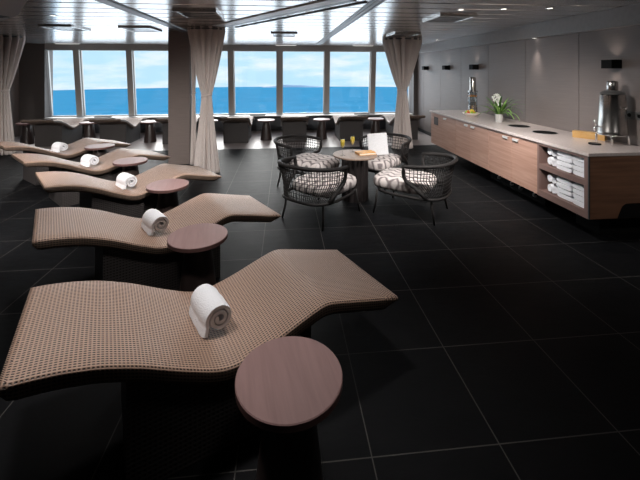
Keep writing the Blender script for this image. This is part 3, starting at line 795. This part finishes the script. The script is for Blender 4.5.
# juice dispenser
t = thing('juice_dispenser', 'tall steel and glass juice dispenser at the far end of the worktop', 'dispenser', (3.66, 6.82, .90)); t.scale = (1.05, 1.05, 1.15)
B().box(-.09, .09, -.09, .09, 0, .03, bev=.006).done('foot_plate', M['steel'], t)
B().lathe([(0, .03), (.078, .03), (.078, .14), (0, .14)], 32).done('lower_drum', M['steel'], t, smooth=True, angle=40)
B().lathe([(.074, .14), (.078, .14), (.078, .36), (.074, .36), (.074, .14)], 32).done('glass_cylinder', M['clear'], t, smooth=True, angle=40)
B().lathe([(0, .285), (.072, .285), (.072, .31), (0, .31)], 32).done('orange_slices', M['orange'], t)
B().lathe([(0, .14), (.06, .14), (.06, .20), (0, .20)], 32).done('press_cone', M['track'], t)
for a in (0.6, 2.7, 4.8): B().tube([(.082*math.cos(a), .082*math.sin(a), .03), (.082*math.cos(a), .082*math.sin(a), .38)], .006, 8).done('support_rod', M['chrome'], t, smooth=True)
B().lathe([(0, .36), (.086, .36), (.086, .385), (.056, .39), (.054, .60), (.048, .612), (0, .612)], 32).done('steel_cap', M['steel'], t, smooth=True, angle=40)
# fruit bowl
t = thing('fruit_bowl', 'shallow cream bowl of fruit in front of the juice dispenser', 'bowl', (3.40, 6.40, .90))
B().lathe([(0, .006), (.05, 0), (.055, .0), (.055, .008), (.10, .03), (.145, .062), (.150, .064), (.148, .056), (.10, .020), (.06, .0)], 40).done('bowl_body', M['bowl'], t, smooth=True)
for sx in (-1, 1): B().tube([(0, sx*.142, .060), (0, sx*.175, .068), (0, sx*.178, .05), (0, sx*.13, .045)], .006, 8).done('handle', M['bowl'], t, smooth=True)
fr = [('orange', 0, -.045, .036), ('lime', .055, -.03, .03), ('apple', -.055, .0, .035), ('lemon', .01, .045, .032), ('lime', -.03, -.085, .029), ('orange', .07, .045, .033), ('lime', -.045, .075, .03), ('lemon', .015, -.0, .034), ('orange', -.01, .10, .028)]
wh = ['at the camera side of', 'towards the wall in', 'towards the room in', 'in the middle of', 'at the near rim of', 'at the wall-side rim of', 'at the far left of', 'on top in', 'at the far rim of']
for k, (f, x, y, r) in enumerate(fr):
    d = math.hypot(x, y); z = .014+max(0, d-.05)*.55+r*.98
    if k == 7: z += .052
    b = B(); bmesh.ops.create_uvsphere(b.bm, u_segments=16, v_segments=12, radius=r)
    if f == 'lemon': bmesh.ops.scale(b.bm, vec=(1.25, .9, .9), verts=b.bm.verts[:])
    o = tag(b.done(f+'_fruit' if f in ('orange',) else f, M[f], smooth=True, loc=(3.40+x, 6.40+y, .90+z)), '%s %s the cream fruit bowl' % (f, wh[k]), 'fruit', 'fruit in the bowl')
# potted plant
t = thing('potted_plant', 'green leafy plant with white blossom in a grey pot on the worktop', 'plant', (3.46, 5.62, .90))
B().lathe([(0, 0), (.048, 0), (.056, .06), (.062, .13), (.056, .13), (.050, .07), (.045, .1), (0, .1)], 32).done('pot', M['pot'], t, smooth=True, angle=50)
rnd = random.Random(5); b = B(); b2 = B()
for k in range(46):
    a = rnd.uniform(0, 2*PI); L = rnd.uniform(.22, .46); el_ = rnd.uniform(.5, 1.35); dr = rnd.uniform(.3, 1.6); wd = rnd.uniform(.010, .018)
    p = Vector((.02*math.cos(a), .02*math.sin(a), .11)); pts = []
    for i in range(9):
        pts.append(p.copy()); e2 = el_-dr*(i/8)**1.5*1.3; st = L/8; p = p+Vector((math.cos(a)*math.cos(e2)*st, math.sin(a)*math.cos(e2)*st, math.sin(e2)*st))
        if 3.46+p.x > XR-.02: p.x = XR-.02-3.46
        p.z = max(p.z, .015)
    sd = Vector((-math.sin(a), math.cos(a), 0)); tgt = b if k % 2 else b2; vs = []
    for i, q in enumerate(pts):
        ww = wd*math.sin(PI*(i+.6)/9.4); vs.append((tgt.bm.verts.new(q-sd*ww), tgt.bm.verts.new(q+Vector((0, 0, -.003))), tgt.bm.verts.new(q+sd*ww)))
    for A_, B_ in zip(vs, vs[1:]):
        tgt.bm.faces.new((A_[0], A_[1], B_[1], B_[0])); tgt.bm.faces.new((A_[1], A_[2], B_[2], B_[1]))
b.done('foliage', M['leaf'], t, smooth=True, normals=False); b2.done('foliage', M['leaf_light'], t, smooth=True, normals=False)
for c_, r_, lab in (((-.05, -.01, .39), .065, 'blossom'), ((-.01, -.03, .30), .045, 'blossom')):
    b = B()
    for k in range(60):
        u = rnd.uniform(-1, 1); a = rnd.uniform(0, 2*PI); q = math.sqrt(1-u*u); c0 = Vector((q*math.cos(a), q*math.sin(a), u))*r_*rnd.uniform(.75, 1)
        bmesh.ops.create_icosphere(b.bm, subdivisions=1, radius=r_*.24, matrix=Matrix.Translation(c0+Vector(c_)))
    bl = b.done(lab, M['petal'], t, smooth=True)
    B().tube([(0, 0, .1), (c_[0]*.5, c_[1]*.5, c_[2]*.7), c_], .004, 6).done('stem', M['leaf'], bl, smooth=True)
# dark strips lying on the window sill
V = None
for x, l_ in ((-4.9, 'dark slim grille on the window sill at the second window from the left'), (2.25, 'dark slim grille on the window sill behind the rear right chair'), (-.75, 'dark slim grille on the window sill right of the middle curtain')):
    if V is None: V = tag(B().box(-.22, .22, -.04, .04, 0, .014, bev=.003).done('sill_grille', M['black'], loc=(x, YW-.2, ZS)), l_, 'grille', 'grilles on the window sill')
    else: copy_tree(V, (x, YW-.2, ZS), label=l_)
